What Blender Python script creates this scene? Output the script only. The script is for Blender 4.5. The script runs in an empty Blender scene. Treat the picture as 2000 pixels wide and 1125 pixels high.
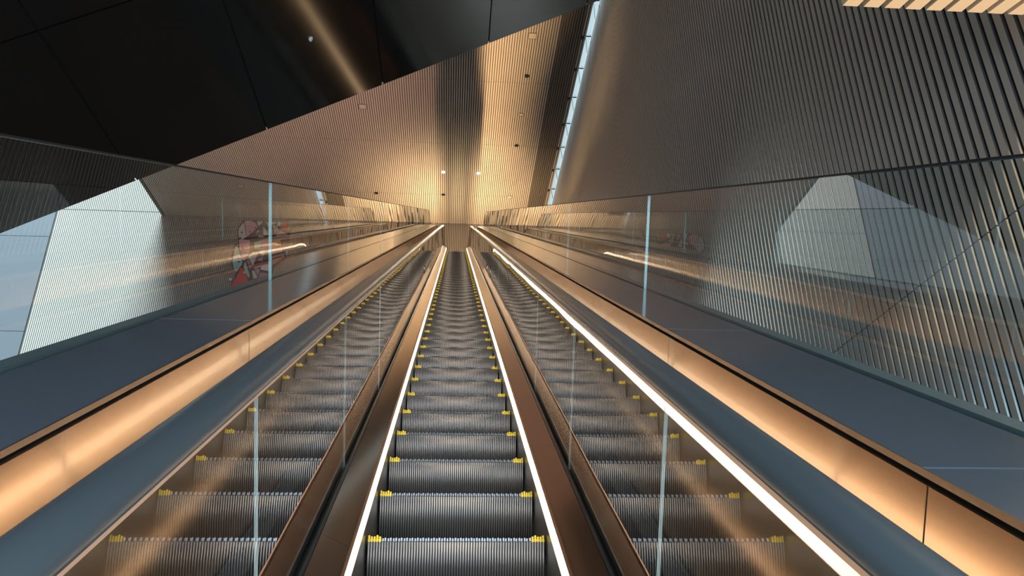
import bpy, bmesh, math, random
from mathutils import Vector, Matrix
random.seed(4)
PI = math.pi
SC = bpy.context.scene
COL = SC.collection

# ------------------------------------------------------------------ camera, sky, exposure
ZC = 5.0                       # camera height above the lower hall floor
F_PX, YAW, PITCH, ROLL = 1549.4, math.radians(4.5566), math.radians(24.7757), math.radians(-0.5336)
cam_data = bpy.data.cameras.new('camera')
cam_data.sensor_width = 36.0
cam_data.lens = F_PX / 2000.0 * 36.0
cam_data.clip_start = 0.02
cam_data.clip_end = 300
cam = bpy.data.objects.new('camera', cam_data)
COL.objects.link(cam)
fwd = Vector((math.sin(YAW)*math.cos(PITCH), math.cos(YAW)*math.cos(PITCH), math.sin(PITCH)))
rgt = Vector((math.cos(YAW), -math.sin(YAW), 0))
upv = rgt.cross(fwd)
r2 = math.cos(ROLL)*rgt + math.sin(ROLL)*upv
u2 = -math.sin(ROLL)*rgt + math.cos(ROLL)*upv
rot = Matrix((r2, u2, -fwd)).transposed()
cam.matrix_world = Matrix.Translation((0, 0, ZC)) @ rot.to_4x4()
SC.camera = cam

world = bpy.data.worlds.new('sky')
SC.world = world
world.use_nodes = True
bg = world.node_tree.nodes['Background']
bg.inputs['Color'].default_value = (0.66, 0.82, 0.92, 1)
bg.inputs['Strength'].default_value = 1.0

SC.view_settings.view_transform = 'Standard'
SC.view_settings.look = 'None'
SC.view_settings.gamma = 1
SC.view_settings.use_curve_mapping = False
SC.view_settings.exposure = 0.0
SC.cycles.use_denoising = True
SC.cycles.max_bounces = 10
SC.cycles.glossy_bounces = 6
SC.cycles.transparent_max_bounces = 24
SC.cycles.sample_clamp_indirect = 6.0

LED_POWER = 8.5
LED_COLOR = (1.0, 0.76, 0.53)

def area(name, loc, rot, sx, sy, power, color):
    l = bpy.data.lights.new(name, 'AREA')
    l.shape = 'RECTANGLE'; l.size = sx; l.size_y = sy
    l.energy = power; l.color = color
    o = bpy.data.objects.new(name, l); COL.objects.link(o)
    o.location = loc; o.rotation_euler = rot
    return o

# daylight: soft sun through the open roof on the left, and the glazed entrance behind
sun_d = bpy.data.lights.new('sun', 'SUN')
sun_d.energy = 15.5; sun_d.angle = math.radians(26); sun_d.color = (0.71, 0.895, 1.0)
sun = bpy.data.objects.new('sun', sun_d); COL.objects.link(sun)
sun.rotation_euler = Vector((0.03, 0.62, -0.78)).to_track_quat('-Z', 'Y').to_euler()
entrance = area('entrance_daylight', (1.2, -3.8, ZC-0.9), (math.radians(90), 0, 0), 4.6, 5.0, 640, (0.70, 0.86, 1.0))
entrance.rotation_euler = Vector((0, 1, 0.12)).to_track_quat('-Z', 'Z').to_euler()
# uplights in a row along the outer sides of both ledges and of the landing, shining up at the ceiling
def uplight(side, power, color, spread, tilt):
    for i in range(13):
        y = 14.0 + 1.24*i
        z = ZC + min(y*math.tan(PI/6), 11.75 + 0.15*max(0.0, min(1.0, y-21))) - 0.92
        d = 22.0 - z
        l = area('uplight', (0.028 + side*0.957, y, z), (PI, side*tilt, 0), 0.035, 0.55, power*(d/7.0), color)
        l.data.spread = math.radians(spread)
uplight(1, 19, (1.0, 0.68, 0.34), 36, 0.0)
uplight(-1, 31, (1.0, 0.62, 0.45), 120, math.radians(42))
# added fill lights over the landing, without fixtures, brighten the far end of the ceiling
for sx in (-1, 1):
    l = area('landing_fill', (0.028 + sx*0.9, 27.9, ZC + 12.3), (PI, 0, 0), 0.06, 3.0, 215, (1.0, 0.70, 0.38))
    l.data.spread = math.radians(95)

# an added, unseen spot without a fixture brightens the canopy from below
cl_d = bpy.data.lights.new('canopy_fill_spot', 'SPOT'); cl_d.energy = 1050; cl_d.color = (1.0, 0.80, 0.58)
cl_d.spot_size = math.radians(32); cl_d.spot_blend = 0.25; cl_d.shadow_soft_size = 0.06
canopy_fill = bpy.data.objects.new('canopy_fill_spot', cl_d); COL.objects.link(canopy_fill)
canopy_fill.location = (2.95, 2.75, ZC - 1.6)
canopy_fill.rotation_euler = Vector((0.02, 0.03, 1)).to_track_quat('-Z', 'Y').to_euler()

# ------------------------------------------------------------------ materials
def pmat(name, color, rough=0.5, metal=0.0, spec=0.5, noise=None, bump=None, aniso=0.0):
    m = bpy.data.materials.new(name); m.use_nodes = True
    nt = m.node_tree; p = nt.nodes['Principled BSDF']
    p.inputs['Base Color'].default_value = (*color, 1)
    p.inputs['Roughness'].default_value = rough
    p.inputs['Metallic'].default_value = metal
    p.inputs['Specular IOR Level'].default_value = spec
    if aniso: p.inputs['Anisotropic'].default_value = aniso
    if noise or bump:
        tc = nt.nodes.new('ShaderNodeTexCoord')
    if noise:
        amt, sc = noise
        mp = nt.nodes.new('ShaderNodeMapping'); mp.inputs['Scale'].default_value = sc
        nz = nt.nodes.new('ShaderNodeTexNoise'); nz.inputs['Scale'].default_value = 1.0
        nz.inputs['Detail'].default_value = 3
        mx = nt.nodes.new('ShaderNodeMix'); mx.data_type = 'RGBA'
        mx.inputs['A'].default_value = (*[c*(1-amt) for c in color], 1)
        mx.inputs['B'].default_value = (*[min(1, c*(1+amt)) for c in color], 1)
        nt.links.new(tc.outputs['Object'], mp.inputs['Vector'])
        nt.links.new(mp.outputs['Vector'], nz.inputs['Vector'])
        nt.links.new(nz.outputs['Fac'], mx.inputs['Factor'])
        nt.links.new(mx.outputs['Result'], p.inputs['Base Color'])
    if bump:
        st, sc = bump
        nz = nt.nodes.new('ShaderNodeTexNoise'); nz.inputs['Scale'].default_value = sc
        nz.inputs['Detail'].default_value = 1
        b = nt.nodes.new('ShaderNodeBump'); b.inputs['Strength'].default_value = st
        b.inputs['Distance'].default_value = 0.02
        nt.links.new(tc.outputs['Object'], nz.inputs['Vector'])
        nt.links.new(nz.outputs['Fac'], b.inputs['Height'])
        nt.links.new(b.outputs['Normal'], p.inputs['Normal'])
    return m

def emat(name, color, strength):
    m = bpy.data.materials.new(name); m.use_nodes = True
    nt = m.node_tree; nt.nodes.remove(nt.nodes['Principled BSDF'])
    e = nt.nodes.new('ShaderNodeEmission')
    e.inputs['Color'].default_value = (*color, 1); e.inputs['Strength'].default_value = strength
    nt.links.new(e.outputs[0], nt.nodes['Material Output'].inputs[0])
    return m

def glassmat(name, tint, bump=0.05, scale=1.6, boost=1.0):
    m = bpy.data.materials.new(name); m.use_nodes = True
    nt = m.node_tree; nt.nodes.remove(nt.nodes['Principled BSDF'])
    tr = nt.nodes.new('ShaderNodeBsdfTransparent'); tr.inputs['Color'].default_value = (*tint, 1)
    gl = nt.nodes.new('ShaderNodeBsdfGlossy'); gl.inputs['Roughness'].default_value = 0.0
    gl.inputs['Color'].default_value = (boost, boost, boost, 1)
    fr = nt.nodes.new('ShaderNodeFresnel'); fr.inputs['IOR'].default_value = 1.52
    mx = nt.nodes.new('ShaderNodeMixShader')
    tc = nt.nodes.new('ShaderNodeTexCoord')
    nz = nt.nodes.new('ShaderNodeTexNoise'); nz.inputs['Scale'].default_value = scale; nz.inputs['Detail'].default_value = 0
    b = nt.nodes.new('ShaderNodeBump'); b.inputs['Strength'].default_value = bump; b.inputs['Distance'].default_value = 0.02
    nt.links.new(tc.outputs['Object'], nz.inputs['Vector'])
    nt.links.new(nz.outputs['Fac'], b.inputs['Height'])
    nt.links.new(b.outputs['Normal'], gl.inputs['Normal'])
    # the far face of a pane only lets light out; both faces' reflections are counted on the near one
    ge = nt.nodes.new('ShaderNodeNewGeometry')
    k1 = nt.nodes.new('ShaderNodeMath'); k1.operation = 'SUBTRACT'; k1.inputs[0].default_value = 1.0
    k2 = nt.nodes.new('ShaderNodeMath'); k2.operation = 'MULTIPLY'
    k3 = nt.nodes.new('ShaderNodeMath'); k3.operation = 'MULTIPLY'; k3.inputs[1].default_value = 1.7; k3.use_clamp = True
    nt.links.new(ge.outputs['Backfacing'], k1.inputs[1])
    nt.links.new(fr.outputs[0], k3.inputs[0])
    nt.links.new(k1.outputs[0], k2.inputs[0]); nt.links.new(k3.outputs[0], k2.inputs[1])
    nt.links.new(k2.outputs[0], mx.inputs[0]); nt.links.new(tr.outputs[0], mx.inputs[1]); nt.links.new(gl.outputs[0], mx.inputs[2])
    nt.links.new(mx.outputs[0], nt.nodes['Material Output'].inputs[0])
    return m

M = {}
M['slat'] = pmat('champagne_aluminium', (0.455, 0.38, 0.322), 0.62, 0.1, noise=(0.05, (0.5, 0.5, 0.5)))
M['slat_dark'] = pmat('darkened_slat', (0.15, 0.122, 0.10), 0.6, 0.1)  # slat colour darkened for the shaded ceiling strip; also the hatch frames
M['slat_edge'] = pmat('polished_slat_edge', (0.78, 0.82, 0.84), 0.20, 0.95)
M['gap_brown'] = pmat('groove_brown', (0.10, 0.082, 0.066), 0.8)
M['slat_back'] = pmat('groove_dark', (0.035, 0.03, 0.028), 0.8)
M['smooth'] = pmat('smooth_grey_panel', (0.14, 0.14, 0.15), 0.5, 0.2)
M['soffit'] = pmat('black_brown_panel', (0.005, 0.0048, 0.0055), 0.14, 0.0, 1.0, noise=(0.35, (1.2, 1.2, 1.2)))
M['soffit'].node_tree.nodes['Principled BSDF'].inputs['IOR'].default_value = 1.62
M['soffit'].node_tree.nodes['Principled BSDF'].inputs['Specular Tint'].default_value = (1.0, 0.82, 0.62, 1)
M['dark'] = pmat('dark_metal', (0.015, 0.015, 0.017), 0.5)
M['void'] = pmat('black_recess', (0.006, 0.006, 0.006), 0.9)
M['floor'] = pmat('hall_floor_stone', (0.16, 0.16, 0.16), 0.45, noise=(0.12, (0.8, 0.8, 0.8)))
M['landing'] = pmat('landing_floor', (0.3, 0.26, 0.22), 0.5)
M['deck'] = pmat('anthracite_panel', (0.098, 0.117, 0.142), 0.12, 0.0, 0.6, bump=(0.03, 1.2))
M['rim'] = pmat('grey_green_rim', (0.22, 0.27, 0.27), 0.3, 0.2)
M['lip'] = pmat('bronze_lip', (0.45, 0.33, 0.25), 0.25, 0.9)
M['copper'] = pmat('satin_copper', (0.67, 0.405, 0.24), 0.17, 0.82, bump=(0.07, 1.6))
for k, v in (('Coat Weight', 0.2), ('Coat Roughness', 0.04)):
    M['copper'].node_tree.nodes['Principled BSDF'].inputs[k].default_value = v
M['bronze'] = pmat('brushed_bronze', (0.46, 0.31, 0.215), 0.13, 0.9, noise=(0.06, (14, 0.6, 14)))
M['trim'] = pmat('copper_trim', (0.75, 0.48, 0.32), 0.3, 0.9)
M['rubber'] = pmat('handrail_rubber', (0.088, 0.110, 0.124), 0.26, 0.0, 0.55)
M['guide'] = pmat('handrail_guide', (0.80, 0.58, 0.46), 0.35, 0.35)
M['clamp'] = pmat('glass_clamp_rubber', (0.03, 0.04, 0.045), 0.3, 0.2)
M['steel'] = pmat('brushed_steel', (0.34, 0.34, 0.34), 0.28, 0.9)
M['step'] = pmat('step_cleats', (0.215, 0.22, 0.23), 0.30, 0.7)
M['stepbase'] = pmat('step_black', (0.012, 0.012, 0.013), 0.5)
M['yellow'] = pmat('safety_yellow', (0.72, 0.55, 0.012), 0.45)
M['glass'] = glassmat('clear_glass', (0.93, 0.96, 0.95), 0.06, 1.3)
M['outglass'] = glassmat('green_tinted_glass', (0.90, 0.955, 0.96), 0.05, 1.1)
M['edge'] = pmat('glass_edge_teal', (0.42, 0.68, 0.70), 0.25)
M['iedge'] = pmat('glass_edge_pale', (0.55, 0.62, 0.60), 0.25)
M['led'] = emat('led_light', LED_COLOR, LED_POWER)
M['lamp'] = emat('downlight_glow', (1.0, 0.78, 0.52), 14)
M['wood'] = pmat('beige_slat', (0.80, 0.58, 0.37), 0.5)
M['white'] = pmat('white_plastic', (0.7, 0.7, 0.68), 0.4)
for k, c in dict(grey=(.42,.40,.40), pink=(.55,.24,.28), white=(.62,.58,.56), navy=(.03,.045,.08), red=(.50,.05,.03),
                 orange=(.60,.22,.12), tan=(.50,.36,.22), green=(.34,.42,.30), teal=(.25,.42,.42), mauve=(.30,.17,.24),
                 dot=(.02,.015,.03), ink=(.035,.015,.035)).items():
    M['art_'+k] = pmat('mural_'+k, tuple(min(0.9, q*1.75) for q in c), 0.5)

# ------------------------------------------------------------------ helpers
def obj(name, bm, mats, parent=None, smooth=False):
    me = bpy.data.meshes.new(name)
    bmesh.ops.recalc_face_normals(bm, faces=bm.faces)
    if smooth:
        for f in bm.faces: f.smooth = True
    bm.to_mesh(me); bm.free()
    if not isinstance(mats, (list, tuple)): mats = [mats]
    for m in mats: me.materials.append(m)
    o = bpy.data.objects.new(name, me); COL.objects.link(o)
    if parent is not None:
        p = parent; off = Vector((0, 0, 0))
        while p is not None: off += p.location; p = p.parent
        o.parent = parent
        for v in me.vertices: v.co -= off
    return o

def tag(o, label=None, cat=None, group=None, kind=None):
    if label: o['label'] = label
    if cat: o['category'] = cat
    if group: o['group'] = group
    if kind: o['kind'] = kind
    return o

def thing(name, loc, label, cat, group=None):
    o = bpy.data.objects.new(name, None); COL.objects.link(o); o.location = loc
    o.empty_display_size = 0.2
    return tag(o, label, cat, group)

def struct(name, bm, m):
    return tag(obj(name, bm, m), kind='structure')

def box(bm, x0, x1, y0, y1, z0, z1, mi=0):
    v = [bm.verts.new(p) for p in ((x0,y0,z0),(x1,y0,z0),(x1,y1,z0),(x0,y1,z0),(x0,y0,z1),(x1,y0,z1),(x1,y1,z1),(x0,y1,z1))]
    fs = []
    for q in ((0,3,2,1),(4,5,6,7),(0,1,5,4),(1,2,6,5),(2,3,7,6),(3,0,4,7)):
        f = bm.faces.new([v[i] for i in q]); f.material_index = mi; fs.append(f)
    return fs

def cyl(bm, c, r, z0, z1, n=20, mi=0, r2=None):
    r2 = r if r2 is None else r2
    a = [bm.verts.new((c[0]+r*math.cos(2*PI*i/n), c[1]+r*math.sin(2*PI*i/n), z0)) for i in range(n)]
    b = [bm.verts.new((c[0]+r2*math.cos(2*PI*i/n), c[1]+r2*math.sin(2*PI*i/n), z1)) for i in range(n)]
    for i in range(n):
        f = bm.faces.new((a[i], a[(i+1)%n], b[(i+1)%n], b[i])); f.material_index = mi
    f = bm.faces.new(a[::-1]); f.material_index = mi
    f = bm.faces.new(b); f.material_index = mi

# slope path: t runs up the incline, zs is measured square to it, both from the line through the camera
CA, SA = math.cos(PI/6), math.sin(PI/6)
EX = 0.028                     # centre line of the escalator
NZ = -1.094                    # nosing line
T1, RAD = 24.0, 3.0
TARC = T1 + RAD*PI/6
def P(t, zs):
    if t <= T1:
        return (t*CA - zs*SA, ZC + t*SA + zs*CA)
    n = (T1*CA - NZ*SA, ZC + T1*SA + NZ*CA)
    c = (n[0] + RAD*SA, n[1] - RAD*CA)
    ph = min((t-T1)/RAD, PI/6)
    a = PI/6 - ph
    r = RAD + zs - NZ
    y, z = c[0] - r*math.sin(a), c[1] + r*math.cos(a)
    if t > TARC: y += t - TARC
    return (y, z)
def tlist(t0, t1):
    ts = [t0]
    if t0 < T1 < t1: ts.append(T1)
    k = 8
    for i in range(1, k+1):
        q = T1 + RAD*PI/6*i/k
        if t0 < q < t1: ts.append(q)
    ts.append(t1)
    return ts
def sweep(bm, prof, t0, t1, side=1, mi=0, endmi=None, ts=None):
    """prof: closed list of (x, zs) ; x mirrored with side about the escalator centre"""
    rows = []
    for t in (ts or tlist(t0, t1)):
        row = []
        for x, zs in prof:
            y, z = P(t, zs); row.append(bm.verts.new((EX + side*x, y, z)))
        rows.append(row)
    n = len(prof)
    for a, b in zip(rows, rows[1:]):
        for i in range(n):
            f = bm.faces.new((a[i], a[(i+1)%n], b[(i+1)%n], b[i])); f.material_index = mi
    for r in (rows[0], rows[-1][::-1]):
        # caps of their own, so smooth sides keep true normals
        f = bm.faces.new([bm.verts.new(v.co) for v in r]); f.material_index = mi if endmi is None else endmi
def rect(x0, x1, z0, z1): return [(x0, z0), (x1, z0), (x1, z1), (x0, z1)]
def joints(t0, first, pitch, t1):
    k = math.ceil((t0-first)/pitch + 1e-6)
    js = [t0]
    while first + k*pitch < t1 - 0.05:
        js.append(first + k*pitch); k += 1
    js.append(t1)
    return js

# ------------------------------------------------------------------ the hall
H = ZC + 17.0                  # ribbed ceiling
D = 30.25                      # far wall
XW = 3.96                      # right wall
XL = -12.32                    # left edge of the ribbed ceiling

bm = bmesh.new(); box(bm, -26, XW+0.4, -30, D+0.4, -0.3, 0)
struct('floor', bm, M['floor'])

# right wall of upright slats, with level joints; each slat has a small chamfer towards the entrance
def rib(bm, y0, y1, z0, z1):
    prof = [(XW+0.012, y0), (XW, y0+0.0065), (XW, y1), (XW+0.085, y1), (XW+0.085, y0)]
    a = [bm.verts.new((x, yy, z0)) for x, yy in prof]; b = [bm.verts.new((x, yy, z1)) for x, yy in prof]
    for i in range(5):
        f = bm.faces.new((a[i], a[(i+1) % 5], b[(i+1) % 5], b[i])); f.material_index = (2, 0, 1, 1, 1)[i]
    bm.faces.new(a[::-1]); bm.faces.new(b)
bm = bmesh.new()
p, w, d = 0.106, 0.073, 0.085
y = -6.0
levels = [0, ZC+2.83, ZC+10.06, ZC+13.6, H+0.02]
while y < D:
    for a, b in zip(levels, levels[1:]):
        rib(bm, y, min(y+w, D), a+0.006, b-0.006)
    y += p
box(bm, XW+d, XW+0.3, -6, D, 0, H+0.02, 1)
struct('wall_right', bm, [M['slat'], M['slat_back'], M['slat_edge']])

# far wall of fine slats, smooth cladding further left
bm = bmesh.new()
p, w, d = 0.077, 0.051, 0.04
x = XW - w
XS = -16.72
while x > XS:
    for a, b in ((0, H+0.12), (H+0.15, ZC+27)):
        if a > H and x > XL+0.5: continue
        box(bm, x, x+w, D-d, D, a, b)
    x -= p
box(bm, -26, XW, D, D+0.3, 0, ZC+27, 1)
for a, b in ((0, ZC+7.4), (ZC+7.42, ZC+11.6), (ZC+11.62, ZC+15.8), (ZC+15.82, ZC+27)):
    box(bm, -26, XS-0.01, D-d-0.02, D, a, b, 2)
struct('wall_far', bm, [M['slat'], M['gap_brown'], M['smooth']])

bm = bmesh.new(); box(bm, -26.3, -26, -6, D+0.3, 0, ZC+27)
struct('wall_left', bm, M['smooth'])
bm = bmesh.new(); box(bm, -26, XW+0.3, -4.3, -4, ZC+4.4, H+0.4)
struct('wall_back', bm, M['smooth'])

# ribbed ceiling, slats run away from the camera
bm = bmesh.new()
p, w, d = 0.077, 0.046, 0.05
x = 3.79 - w
YB = [-6.0, 17.05, 20.7, 24.25, 27.85, D-0.05]
while x > XL:
    band = 2.95 < x < 3.60         # shaded strip of the ceiling, its shade put into the slat colour
    for a, b in zip(YB, YB[1:]):
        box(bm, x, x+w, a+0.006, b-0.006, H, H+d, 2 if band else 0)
    x -= p
box(bm, XL, 3.64, -6, D, H+d, H+0.3, 1)
box(bm, 3.64, 3.785, -6, D, H+d, H+0.07, 1)
box(bm, XL-0.12, XL, -6, D-0.04, H, H+0.35, 1)
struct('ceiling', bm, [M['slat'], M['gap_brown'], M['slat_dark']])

# daylight slot between the ceiling and the right wall
bm = bmesh.new()
yb = 18.47 - 1.46*17
while yb < D:
    box(bm, 3.79, XW, yb-0.025, yb+0.025, H+0.05, H+0.10)
    box(bm, 3.66, 3.72, yb-0.06, yb+0.06, H-0.03, H)
    # slanting stay behind the slot
    v = [bm.verts.new(q) for q in ((3.79, yb, H+0.06), (3.79, yb+0.05, H+0.06), (3.96, yb+0.78, H+0.07), (3.96, yb+0.73, H+0.07))]
    u = [bm.verts.new((q.co.x, q.co.y, q.co.z+0.04)) for q in v]
    bm.faces.new(v[::-1]); bm.faces.new(u)
    for i in range(4): bm.faces.new((v[i], v[(i+1)%4], u[(i+1)%4], u[i]))
    yb += 1.46
w1 = tag(obj('window_1', bm, M['dark']), kind='structure')
bm = bmesh.new(); box(bm, 3.75, XW+0.1, -6, D, H+0.12, H+0.135)
tag(obj('window_pane', bm, M['glass'], w1))

# black sloping soffit: falls to the left, ends 7.45 m ahead
TS = 0.56
def sof(x, y, off=0.0):        # off is measured square to the plane, upwards
    n = Vector((-TS, 0, 1)).normalized()
    return Vector((x, y, ZC + 6.5 + TS*x)) + n*off
bm = bmesh.new()
xs = [-5.95, -4.67, -3.396, -2.12, -0.888, 0.338, 1.564, 2.79, XW-0.01]
ysf = [-4.0, -1.51, 0.73, 2.97, 5.21, 7.45]
g = 0.007
def slab(bm, x0, x1, y0, y1, o0, o1, mi=0):
    v = [bm.verts.new(sof(x, y, o)) for o in (o0, o1) for x, y in ((x0,y0),(x1,y0),(x1,y1),(x0,y1))]
    for q in ((0,3,2,1),(4,5,6,7),(0,1,5,4),(1,2,6,5),(2,3,7,6),(3,0,4,7)):
        f = bm.faces.new([v[i] for i in q]); f.material_index = mi
for a, b in zip(xs, xs[1:]):
    for c, e in zip(ysf, ysf[1:]):
        slab(bm, a+g, b-g if b < 3.9 else b-0.03, c+g, e-g, 0, 0.03)
slab(bm, -5.95, XW-0.14, -4, 7.44, 0.03, 0.25, 1)
tag(obj('soffit', bm, [M['soffit'], M['void']]), kind='structure')

# upper landing
yl, zl = P(TARC, NZ)
bm = bmesh.new(); box(bm, -1.0, 1.06, yl+2.6, D-0.05, zl-0.4, zl)
struct('floor_landing', bm, M['landing'])

# ------------------------------------------------------------------ escalator
T0 = -6.6
y0, z0 = P(T0, NZ)
esc = thing('escalator', (EX, y0, z0), 'long bronze escalator with glass sides and glowing strips, rising to the far wall', 'escalator')

# steps
SP, TREAD, RISE = 0.4369, 0.4369*CA, 0.4369*SA
HW = 0.300
def step_mesh():
    bm = bmesh.new()
    prof = []
    for i in range(11):
        u = i/10.0
        prof.append((0.085*u*u, -0.014 - (RISE-0.014)*u))
    # riser base sheet and tread slab
    def strip(xa, da, xb, db, mi):
        ra = [bm.verts.new((xa, q[0]+da, q[1])) for q in prof]; rb = [bm.verts.new((xb, q[0]+db, q[1])) for q in prof]
        for k in range(len(prof)-1):
            f = bm.faces.new((ra[k], rb[k], rb[k+1], ra[k+1])); f.material_index = mi; f.smooth = True
    strip(-HW, 0.012, HW, 0.012, 1)
    box(bm, -HW, HW, 0.004, TREAD+0.09, -0.03, -0.011, 1)
    n = 66
    pitch = 2*HW/n
    for i in range(n):
        x0 = -HW + (i+0.20)*pitch; x1 = x0 + pitch*0.60; xm = (x0+x1)/2
        strip(x0, 0.0012, xm-0.0006, 0.0, 0); strip(xm-0.0006, 0.0, xm+0.0006, 0.0, 0); strip(xm+0.0006, 0.0, x1, 0.0012, 0)
        strip(x0, 0.012, x0, 0.0012, 1); strip(x1, 0.0012, x1, 0.012, 1)
        if 5 <= i < n-5 and i % 2 == 0:      # comb teeth of the tread stand above the riser
            box(bm, x0, x1, 0.0, TREAD+0.085, -0.011, 0.0)
        elif 5 <= i < n-5:
            box(bm, x0, x1, 0.014, TREAD+0.085, -0.011, 0.0)
    me = bpy.data.meshes.new('step')
    bmesh.ops.recalc_face_normals(bm, faces=bm.faces)
    bm.to_mesh(me); bm.free()
    me.materials.append(M['step']); me.materials.append(M['stepbase'])
    return me
def mark_mesh(s):
    bm = bmesh.new()
    pitch = 2*HW/66
    for i in range(5):
        x0 = s*(HW - (i+0.22)*pitch); x1 = s*(HW - (i+0.86)*pitch)
        box(bm, min(x0, x1), max(x0, x1), -0.002 - 0.001*(i % 2), 0.05, -0.014, 0.004 + 0.004*((i*7) % 3 == 0))
    box(bm, min(s*HW, s*(HW-5*pitch)), max(s*HW, s*(HW-5*pitch)), 0.003, TREAD, -0.0112, -0.004)
    me = bpy.data.meshes.new('yellow_edge')
    bmesh.ops.recalc_face_normals(bm, faces=bm.faces)
    bm.to_mesh(me); bm.free(); me.materials.append(M['yellow'])
    return me
SM, ML, MR = step_mesh(), mark_mesh(-1), mark_mesh(1)
NS = 52
for k in range(-5, NS):
    t = 2.617 + k*SP
    if t > TARC - 0.2: break
    yy, zz = P(t, NZ)
    s = bpy.data.objects.new('step', SM); COL.objects.link(s)
    s.parent = esc; s.location = Vector((EX, yy, zz)) - esc.location
    for me in (ML, MR):
        q = bpy.data.objects.new('yellow_edge', me); COL.objects.link(q); q.parent = s
        q['label'] = 'yellow safety mark'
# flat comb plate at the top
bm = bmesh.new()
ya, za = P(TARC-0.25, NZ)
box(bm, EX-HW, EX+HW, ya+0.3, yl+2.6, za-0.05, zl+0.002)
tag(obj('comb_plate', bm, M['steel'], esc), 'steel plate at the upper end')

TE = TARC + 2.3
for side in (-1, 1):
    bm = bmesh.new(); sweep(bm, rect(0.306, 0.311, -1.40, -1.047), T0, TE, side)
    obj('skirt_panel', bm, M['steel'], esc)
    bm = bmesh.new(); sweep(bm, rect(0.309, 0.318, -1.046, -0.990), T0, T1+0.75, side)
    tag(obj('light_strip', bm, M['led'], esc), 'glowing warm white strip')
    bm = bmesh.new(); sweep(bm, [(0.309, -0.989), (0.309, -0.983), (0.316, -0.979), (0.320, -0.986)], T0, TE, side)
    obj('edge_trim', bm, M['trim'], esc)
    js = joints(T0, 2.28, 1.31*2, TE)
    for a, b in zip(js, js[1:]):
        bm = bmesh.new()
        sweep(bm, [(0.318, -0.982), (0.400, -0.941), (0.404, -0.960), (0.318, -1.00)], a+0.001, b-0.001, side)
        obj('inner_deck', bm, M['bronze'], esc)
    bm = bmesh.new()
    sweep(bm, [(0.402, -0.950), (0.402, -0.938), (0.410, -0.934), (0.417, -0.940), (0.419, -0.955), (0.432, -0.955), (0.436, -0.938), (0.448, -0.936), (0.450, -0.99), (0.402, -0.99)], T0, TE, side)
    obj('glass_clamp', bm, M['clamp'], esc)
    js = joints(T0, 0.31, 1.31, TE)
    for a, b in zip(js, js[1:]):
        bm = bmesh.new()
        dx = random.uniform(-0.0012, 0.0012)
        sweep(bm, rect(0.4215+dx, 0.4280+dx, -0.957, -0.365), a+0.0015, b-0.0015, side, 0, 1)
        obj('glass_panel', bm, [M['glass'], M['iedge']], esc)
    bm = bmesh.new()
    sweep(bm, [(0.404, -0.3485), (0.404, -0.364), (0.410, -0.368), (0.440, -0.368), (0.446, -0.364), (0.446, -0.3485)], T0, TE, side)
    obj('handrail_guide', bm, M['guide'], esc)
    prof = []
    for i in range(14):
        a = PI*i/13
        prof.append((0.425 + 0.041*math.cos(a), -0.339 + 0.027*max(0.0, math.sin(a))**0.8))
    prof += [(0.391, -0.3445), (0.398, -0.348), (0.452, -0.348), (0.459, -0.3445)]
    bm = bmesh.new(); sweep(bm, prof, T0, TE, side)
    obj('handrail', bm, M['rubber'], esc, smooth=True)
    # outer channel floor beyond the glass
    bm = bmesh.new(); sweep(bm, rect(0.450, 0.612, -0.985, -0.955), T0, TE, side)
    tag(obj('outer_deck', bm, M['dark'], esc), 'dark channel between glass and copper panels')
    bm = bmesh.new(); sweep(bm, [(0.555, -0.953), (0.610, -0.953), (0.610, -0.93), (0.600, -0.93), (0.596, -0.947), (0.555, -0.947)], T0, TE, side)
    tag(obj('channel_trim', bm, M['smooth'], esc), 'pale grey strip beside the copper panels')
bm = bmesh.new()
sweep(bm, [(-0.40, -1.9), (0.40, -1.9), (0.40, -1.86), (-0.40, -1.86)], T0, TE)
obj('truss_cover', bm, M['dark'], esc)

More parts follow.
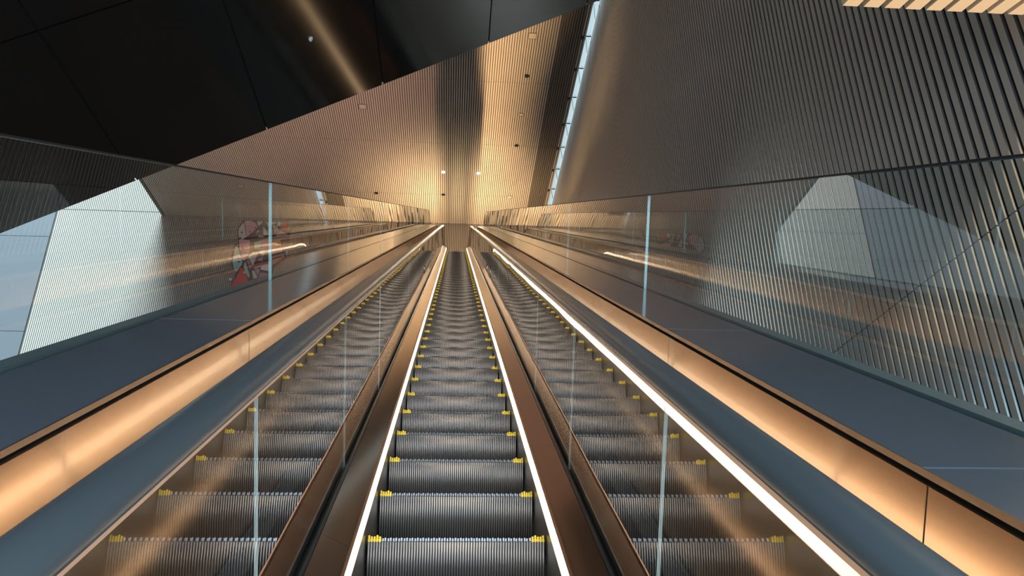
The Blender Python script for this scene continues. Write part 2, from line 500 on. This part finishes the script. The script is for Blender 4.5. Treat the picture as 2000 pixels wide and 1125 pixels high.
# ------------------------------------------------------------------ copper side cladding, ledges, outer glass
TC = 32.0
for side, nm in ((-1, 'left'), (1, 'right')):
    yy, zz = P(T0, -1.9)
    cl = thing('side_cladding', (EX+side*0.62, yy, zz), 'satin copper panels lining the %s side of the escalator behind the handrail' % nm, 'cladding')
    js = joints(T0, 2.31, 1.31, TC)
    for a, b in zip(js, js[1:]):
        bm = bmesh.new()
        sweep(bm, rect(0.615, 0.622, -0.99, -0.345), a+0.002, b-0.002, side)
        o = obj('copper_panel', bm, M['copper'], cl)
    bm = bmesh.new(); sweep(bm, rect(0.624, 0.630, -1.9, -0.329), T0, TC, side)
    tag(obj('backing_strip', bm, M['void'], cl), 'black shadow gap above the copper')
    bm = bmesh.new(); sweep(bm, rect(0.632, 0.92, -1.9, -1.86), T0, TC, side)
    obj('bottom_plate', bm, M['dark'], cl)

    yy, zz = P(T0, -0.33)
    ld = thing('ledge', (EX+side*0.75, yy, zz), 'flat anthracite metal ledge between the copper panels and the %s glass barrier' % nm, 'ledge')
    for a, b in zip(js, js[1:]):
        bm = bmesh.new()
        sweep(bm, rect(0.607, 0.864, -0.328, -0.320), a+0.004, b-0.004, side)
        o = obj('ledge_panel', bm, M['deck'], ld)
    bm = bmesh.new(); sweep(bm, rect(0.6065, 0.864, -0.3295, -0.3285), T0, TC, side)
    tag(obj('joint_strip', bm, M['white'], ld), 'pale line showing in the panel joints')
    bm = bmesh.new(); sweep(bm, rect(0.6035, 0.6065, -0.3295, -0.3195), T0, TC, side)
    tag(obj('lip', bm, M['lip'], ld), 'thin bronze edge')
    bm = bmesh.new(); sweep(bm, rect(0.887, 0.932, -0.335, -0.318), T0, TC, side)
    tag(obj('outer_rim', bm, M['rim'], ld), 'narrow rim outside the glass')
    bm = bmesh.new(); sweep(bm, rect(0.922, 0.930, -1.9, -0.335), T0, TC, side)
    obj('outer_fascia', bm, M['deck'], ld)
    bm = bmesh.new(); sweep(bm, rect(0.864, 0.922, -0.5, -0.49), T0, TC, side)
    tag(obj('glass_slot', bm, M['void'], ld), 'black slot holding the glass')

    yy, zz = P(T0, -0.4)
    gb = thing('glass_barrier', (EX+side*0.875, yy, zz), 'low frameless greenish glass barrier along the %s ledge' % nm, 'barrier')
    jg = joints(T0, 3.70, 2.66, TC)
    for a, b in zip(jg, jg[1:]):
        bm = bmesh.new()
        dx = random.uniform(-0.002, 0.002)
        sweep(bm, rect(0.869+dx, 0.881+dx, -0.488, 0.119), a+0.004, b-0.004, side, 0, 1)
        for f in bm.faces:
            if f.material_index == 0 and abs(f.normal.x) < 0.5: pass
        obj('glass_pane', bm, [M['outglass'], M['edge']], gb)
    bm = bmesh.new(); sweep(bm, rect(0.866, 0.885, 0.1195, 0.124), T0, TC, side)
    tag(obj('top_cap', bm, M['dark'], gb), 'thin dark cap on the glass')

# ------------------------------------------------------------------ ceiling fittings
spots = [(-0.54, 26.13, 'round lit downlight left of the two glowing ones in the ribbed ceiling'),
         (0.81, 26.12, 'round lit downlight right of the two glowing ones in the ribbed ceiling')]
for x, y, lb in spots:
    t = thing('downlight', (x, y, H), lb, 'ceiling light', 'lit downlights over the landing')
    bm = bmesh.new(); cyl(bm, (x, y), 0.075, H-0.02, H, 20, 0)
    obj('trim_ring', bm, M['white'], t)
    bm = bmesh.new(); cyl(bm, (x, y), 0.06, H-0.045, H-0.021, 20)
    tag(obj('bulb', bm, M['lamp'], t), 'glowing lamp')
    l = bpy.data.lights.new('downlight_beam', 'SPOT'); l.energy = 900; l.spot_size = math.radians(120); l.spot_blend = 0.6
    l.color = (1.0, 0.80, 0.58); l.shadow_soft_size = 0.05
    lo = bpy.data.objects.new('downlight_beam', l); COL.objects.link(lo); lo.location = (x, y, H-0.06)
darks = [(2.17, 20.34, 'black round recessed fitting in the gold ceiling, highest of the black dots'),
         (2.15, 24.22, 'black round recessed fitting in the gold ceiling, below the highest black dot'),
         (-0.55, 27.83, 'black round recessed fitting in the ceiling just above the far end of the escalator'),
         (-3.25, 27.88, 'black round recessed fitting in the ceiling above the left glass barrier')]
for x, y, lb in darks:
    t = thing('recessed_fitting', (x, y, H), lb, 'ceiling fitting', 'black recessed ceiling fittings')
    bm = bmesh.new(); cyl(bm, (x, y), 0.085, H-0.012, H, 20)
    obj('rim', bm, M['dark'], t)
    bm = bmesh.new(); cyl(bm, (x, y), 0.065, H-0.02, H-0.0125, 20)
    obj('lens', bm, M['void'], t)
hatches = [(2.17, 18.51, 'small square hatch in the gold ceiling close to the black soffit edge, right part', .13),
           (-3.28, 22.28, 'small square hatch in the brown left part of the ceiling', .13),
           (2.16, 22.38, 'tiny pale square fitting between two black dots in the gold ceiling', .08),
           (2.15, 27.86, 'small square fitting in the ceiling near the far wall, right of the escalator', .09),
           (-8.58, 27.67, 'small square fitting in the dark ceiling seen through the left glass', .13)]
for x, y, lb, s in hatches:
    t = thing('ceiling_hatch', (x, y, H), lb, 'hatch', 'square fittings in the ribbed ceiling')
    bm = bmesh.new()
    for q in ((-s, s, -s, -s+.016), (-s, s, s-.016, s), (-s, -s+.016, -s+.016, s-.016), (s-.016, s, -s+.016, s-.016)):
        box(bm, x+q[0], x+q[1], y+q[2], y+q[3], H-0.012, H)
    obj('frame', bm, M['slat_dark'], t)
    bm = bmesh.new(); box(bm, x-s+.017, x+s-.017, y-s+.017, y+s-.017, H-0.008, H)
    obj('cover', bm, M['slat'], t)
# sprinkler in the black soffit
c = sof(-1.507, 6.34)
t = thing('sprinkler', c, 'small pale sprinkler head on the black sloping soffit', 'sprinkler')
bm = bmesh.new(); cyl(bm, (c.x, c.y), 0.02, c.z-0.014, c.z+0.02, 16)
obj('base', bm, M['white'], t)
bm = bmesh.new(); cyl(bm, (c.x, c.y), 0.013, c.z-0.032, c.z-0.0145, 12, 0, 0.008)
obj('nozzle', bm, M['white'], t)

# beige slatted canopy, only its end shows at the upper right
cv = thing('slatted_canopy', (3.2, 3.63, ZC+3.7), 'beige slatted canopy jutting out high on the right wall', 'canopy')
ck, sk = math.cos(math.radians(16)), math.sin(math.radians(16))
for i in range(12):
    x0 = 2.40 + i*0.1372
    x1 = min(x0+0.098, XW-0.01)
    if x0 > XW-0.05: break
    bm = bmesh.new()
    def q(x, l, h): return (x, 3.63 - l*ck + h*0, ZC + 3.70 - l*sk + h)
    v = [bm.verts.new(q(x, l, h)) for h in (0, 0.10) for x, l in ((x0, 0), (x1, 0), (x1, 1.3), (x0, 1.3))]
    for k in ((0,3,2,1),(4,5,6,7),(0,1,5,4),(1,2,6,5),(2,3,7,6),(3,0,4,7)): bm.faces.new([v[j] for j in k])
    obj('slat', bm, M['wood'], cv)
bm = bmesh.new()
v = [bm.verts.new(q(x, l, h)) for h in (0.101, 0.16) for x, l in ((2.40, 0.06), (XW-0.01, 0.06), (XW-0.01, 1.3), (2.40, 1.3))]
for k in ((0,3,2,1),(4,5,6,7),(0,1,5,4),(1,2,6,5),(2,3,7,6),(3,0,4,7)): bm.faces.new([v[j] for j in k])
tag(obj('backing_board', bm, M['dark'], cv), 'dark board above the slats')

# ------------------------------------------------------------------ patchwork mural on the far wall
BG= [(-9.05, 16.86), (-8.49, 16.87), (-8.06, 16.84), (-7.53, 16.86), (-7.05, 16.77), (-6.95, 16.65), (-7.03, 16.16), (-6.95, 15.67), (-6.99, 15.43), (-7.02, 15.11), (-7.49, 14.69), (-7.57, 14.1), (-7.51, 13.62), (-9.18, 13.48), (-9.1, 13.83), (-8.97, 14.41), (-9.15, 14.64), (-9.28, 15.12), (-9.23, 15.72), (-9.1, 15.65), (-9.13, 16.04), (-9.2, 16.4)]
PCS= [('grey', [(-8.98, 16.73), (-8.79, 16.05), (-9.0, 15.84), (-9.1, 16.01), (-9.16, 16.32), (-9.13, 16.5)]), ('pink', [(-8.96, 16.82), (-8.69, 16.83), (-8.5, 16.7), (-8.38, 16.52), (-8.75, 16.07), (-8.78, 16.07)]), ('white', [(-8.44, 16.82), (-8.23, 16.83), (-8.22, 16.75), (-8.36, 16.59)]), ('navy', [(-8.22, 16.73), (-8.11, 16.62), (-8.24, 16.28), (-8.3, 16.26), (-8.36, 16.5)]), ('grey', [(-8.18, 16.53), (-8.1, 16.53), (-7.89, 16.19), (-8.09, 16.14)]), ('pink', [(-8.09, 16.78), (-7.94, 16.79), (-7.89, 16.36), (-8.02, 16.67)]), ('pink', [(-7.86, 16.81), (-7.63, 16.82), (-7.64, 16.71), (-7.81, 16.68)]), ('white', [(-7.56, 16.84), (-7.42, 16.8), (-7.45, 16.58), (-7.6, 16.66)]), ('red', [(-7.38, 16.81), (-7.15, 16.81), (-7.16, 16.37), (-7.41, 16.51)]), ('orange', [(-7.1, 16.75), (-7.05, 16.75), (-7.1, 16.39), (-7.16, 16.39)]), ('tan', [(-7.02, 16.73), (-6.98, 16.68), (-7.05, 16.39), (-7.08, 16.39)]), ('tan', [(-7.77, 16.66), (-7.69, 16.64), (-7.57, 16.28), (-7.64, 16.24)]), ('tan', [(-7.65, 16.62), (-7.58, 16.55), (-7.46, 16.29), (-7.53, 16.29)]), ('pink', [(-7.57, 16.26), (-7.39, 16.38), (-7.08, 16.19), (-7.55, 16.09)]), ('green', [(-8.28, 16.15), (-8.08, 16.09), (-8.04, 16.05), (-8.31, 16.04)]), ('pink', [(-9.09, 15.89), (-8.63, 15.9), (-8.56, 15.34), (-8.73, 14.92), (-8.84, 14.99)]), ('teal', [(-9.19, 15.56), (-9.08, 15.58), (-8.86, 15.03), (-8.79, 14.77), (-8.98, 14.39), (-9.1, 14.55), (-9.2, 14.87)]), ('green', [(-8.43, 15.78), (-8.14, 15.9), (-8.11, 15.53), (-8.39, 15.47)]), ('pink', [(-8.12, 15.92), (-7.81, 15.99), (-7.76, 15.6), (-8.08, 15.53)]), ('grey', [(-8.59, 15.1), (-8.45, 15.34), (-8.26, 15.35), (-8.25, 15.24), (-8.35, 14.66)]), ('white', [(-8.14, 15.39), (-7.97, 15.44), (-7.93, 15.25), (-8.0, 15.18), (-8.14, 15.29)]), ('orange', [(-7.74, 15.84), (-7.37, 15.94), (-7.23, 15.4), (-7.65, 15.26)]), ('teal', [(-8.75, 14.65), (-8.67, 14.88), (-8.42, 14.23), (-8.46, 14.13)]), ('red', [(-8.8, 14.58), (-8.64, 14.46), (-8.48, 14.08), (-8.43, 13.73), (-9.15, 13.59), (-9.09, 13.8)]), ('mauve', [(-8.64, 14.95), (-8.58, 14.99), (-8.38, 14.66), (-8.46, 14.53)]), ('mauve', [(-8.22, 15.0), (-7.99, 15.16), (-8.0, 14.9), (-8.2, 14.96)]), ('pink', [(-8.32, 14.64), (-7.68, 14.85), (-7.67, 14.78), (-8.28, 14.57)]), ('white', [(-7.99, 14.69), (-7.69, 14.78), (-7.65, 14.47), (-8.03, 14.54)]), ('mauve', [(-8.28, 14.55), (-8.11, 14.58), (-8.04, 14.48), (-8.09, 14.22)]), ('grey', [(-8.36, 14.45), (-8.27, 14.47), (-8.1, 14.16), (-8.26, 14.11)]), ('mauve', [(-8.01, 14.39), (-7.64, 14.36), (-7.63, 14.3), (-8.06, 14.16)]), ('orange', [(-7.62, 15.0), (-7.13, 15.21), (-7.11, 15.14), (-7.57, 14.77)]), ('mauve', [(-7.65, 15.15), (-7.14, 15.29), (-7.14, 15.25), (-7.64, 15.04)]), ('teal', [(-7.11, 15.38), (-6.99, 15.47), (-7.03, 15.15)])]
DOTS= [('white', (-9.17, 14.04), 0.06), ('white', (-8.64, 14.37), 0.04), ('dot', (-8.94, 14.85), 0.04), ('dot', (-8.31, 15.26), 0.03), ('dot', (-9.0, 16.23), 0.04), ('dot', (-8.47, 16.48), 0.04), ('dot', (-8.66, 16.27), 0.04), ('dot', (-8.31, 16.77), 0.03), ('dot', (-9.03, 15.96), 0.05), ('white', (-8.34, 16.31), 0.04), ('white', (-8.37, 16.23), 0.03)]
YM = D - 0.045
mu = thing('wall_mural', (-8.1, YM, ZC+13.5), 'colourful patchwork wall art of angular pieces on the far wall, seen through the left glass', 'mural')
def plate(bm, pts, ya, yb):
    a = [bm.verts.new((x, ya, ZC+z)) for x, z in pts]; b = [bm.verts.new((x, yb, ZC+z)) for x, z in pts]
    bm.faces.new(a); bm.faces.new(b[::-1])
    for i in range(len(a)): bm.faces.new((a[i], b[i], b[(i+1)%len(a)], a[(i+1)%len(a)]))
bm = bmesh.new(); plate(bm, BG, YM-0.03, YM)
tag(obj('backing', bm, M['art_ink'], mu), 'dark purple backing')
names = {'dot': 'black dot'}
for n, (c, pts) in enumerate(PCS):
    bm = bmesh.new(); plate(bm, pts, YM-0.037-0.0006*n, YM-0.031)
    tag(obj('art_piece', bm, M['art_'+c], mu), '%s angular piece' % c)
for c, (x, z), r in DOTS:
    bm = bmesh.new()
    plate(bm, [(x+r*math.cos(k*PI/7), z+r*math.sin(k*PI/7)) for k in range(14)], YM-0.07, YM-0.062)
    tag(obj('art_dot', bm, M['art_'+c], mu), 'black round dot' if c == 'dot' else 'white round dot')
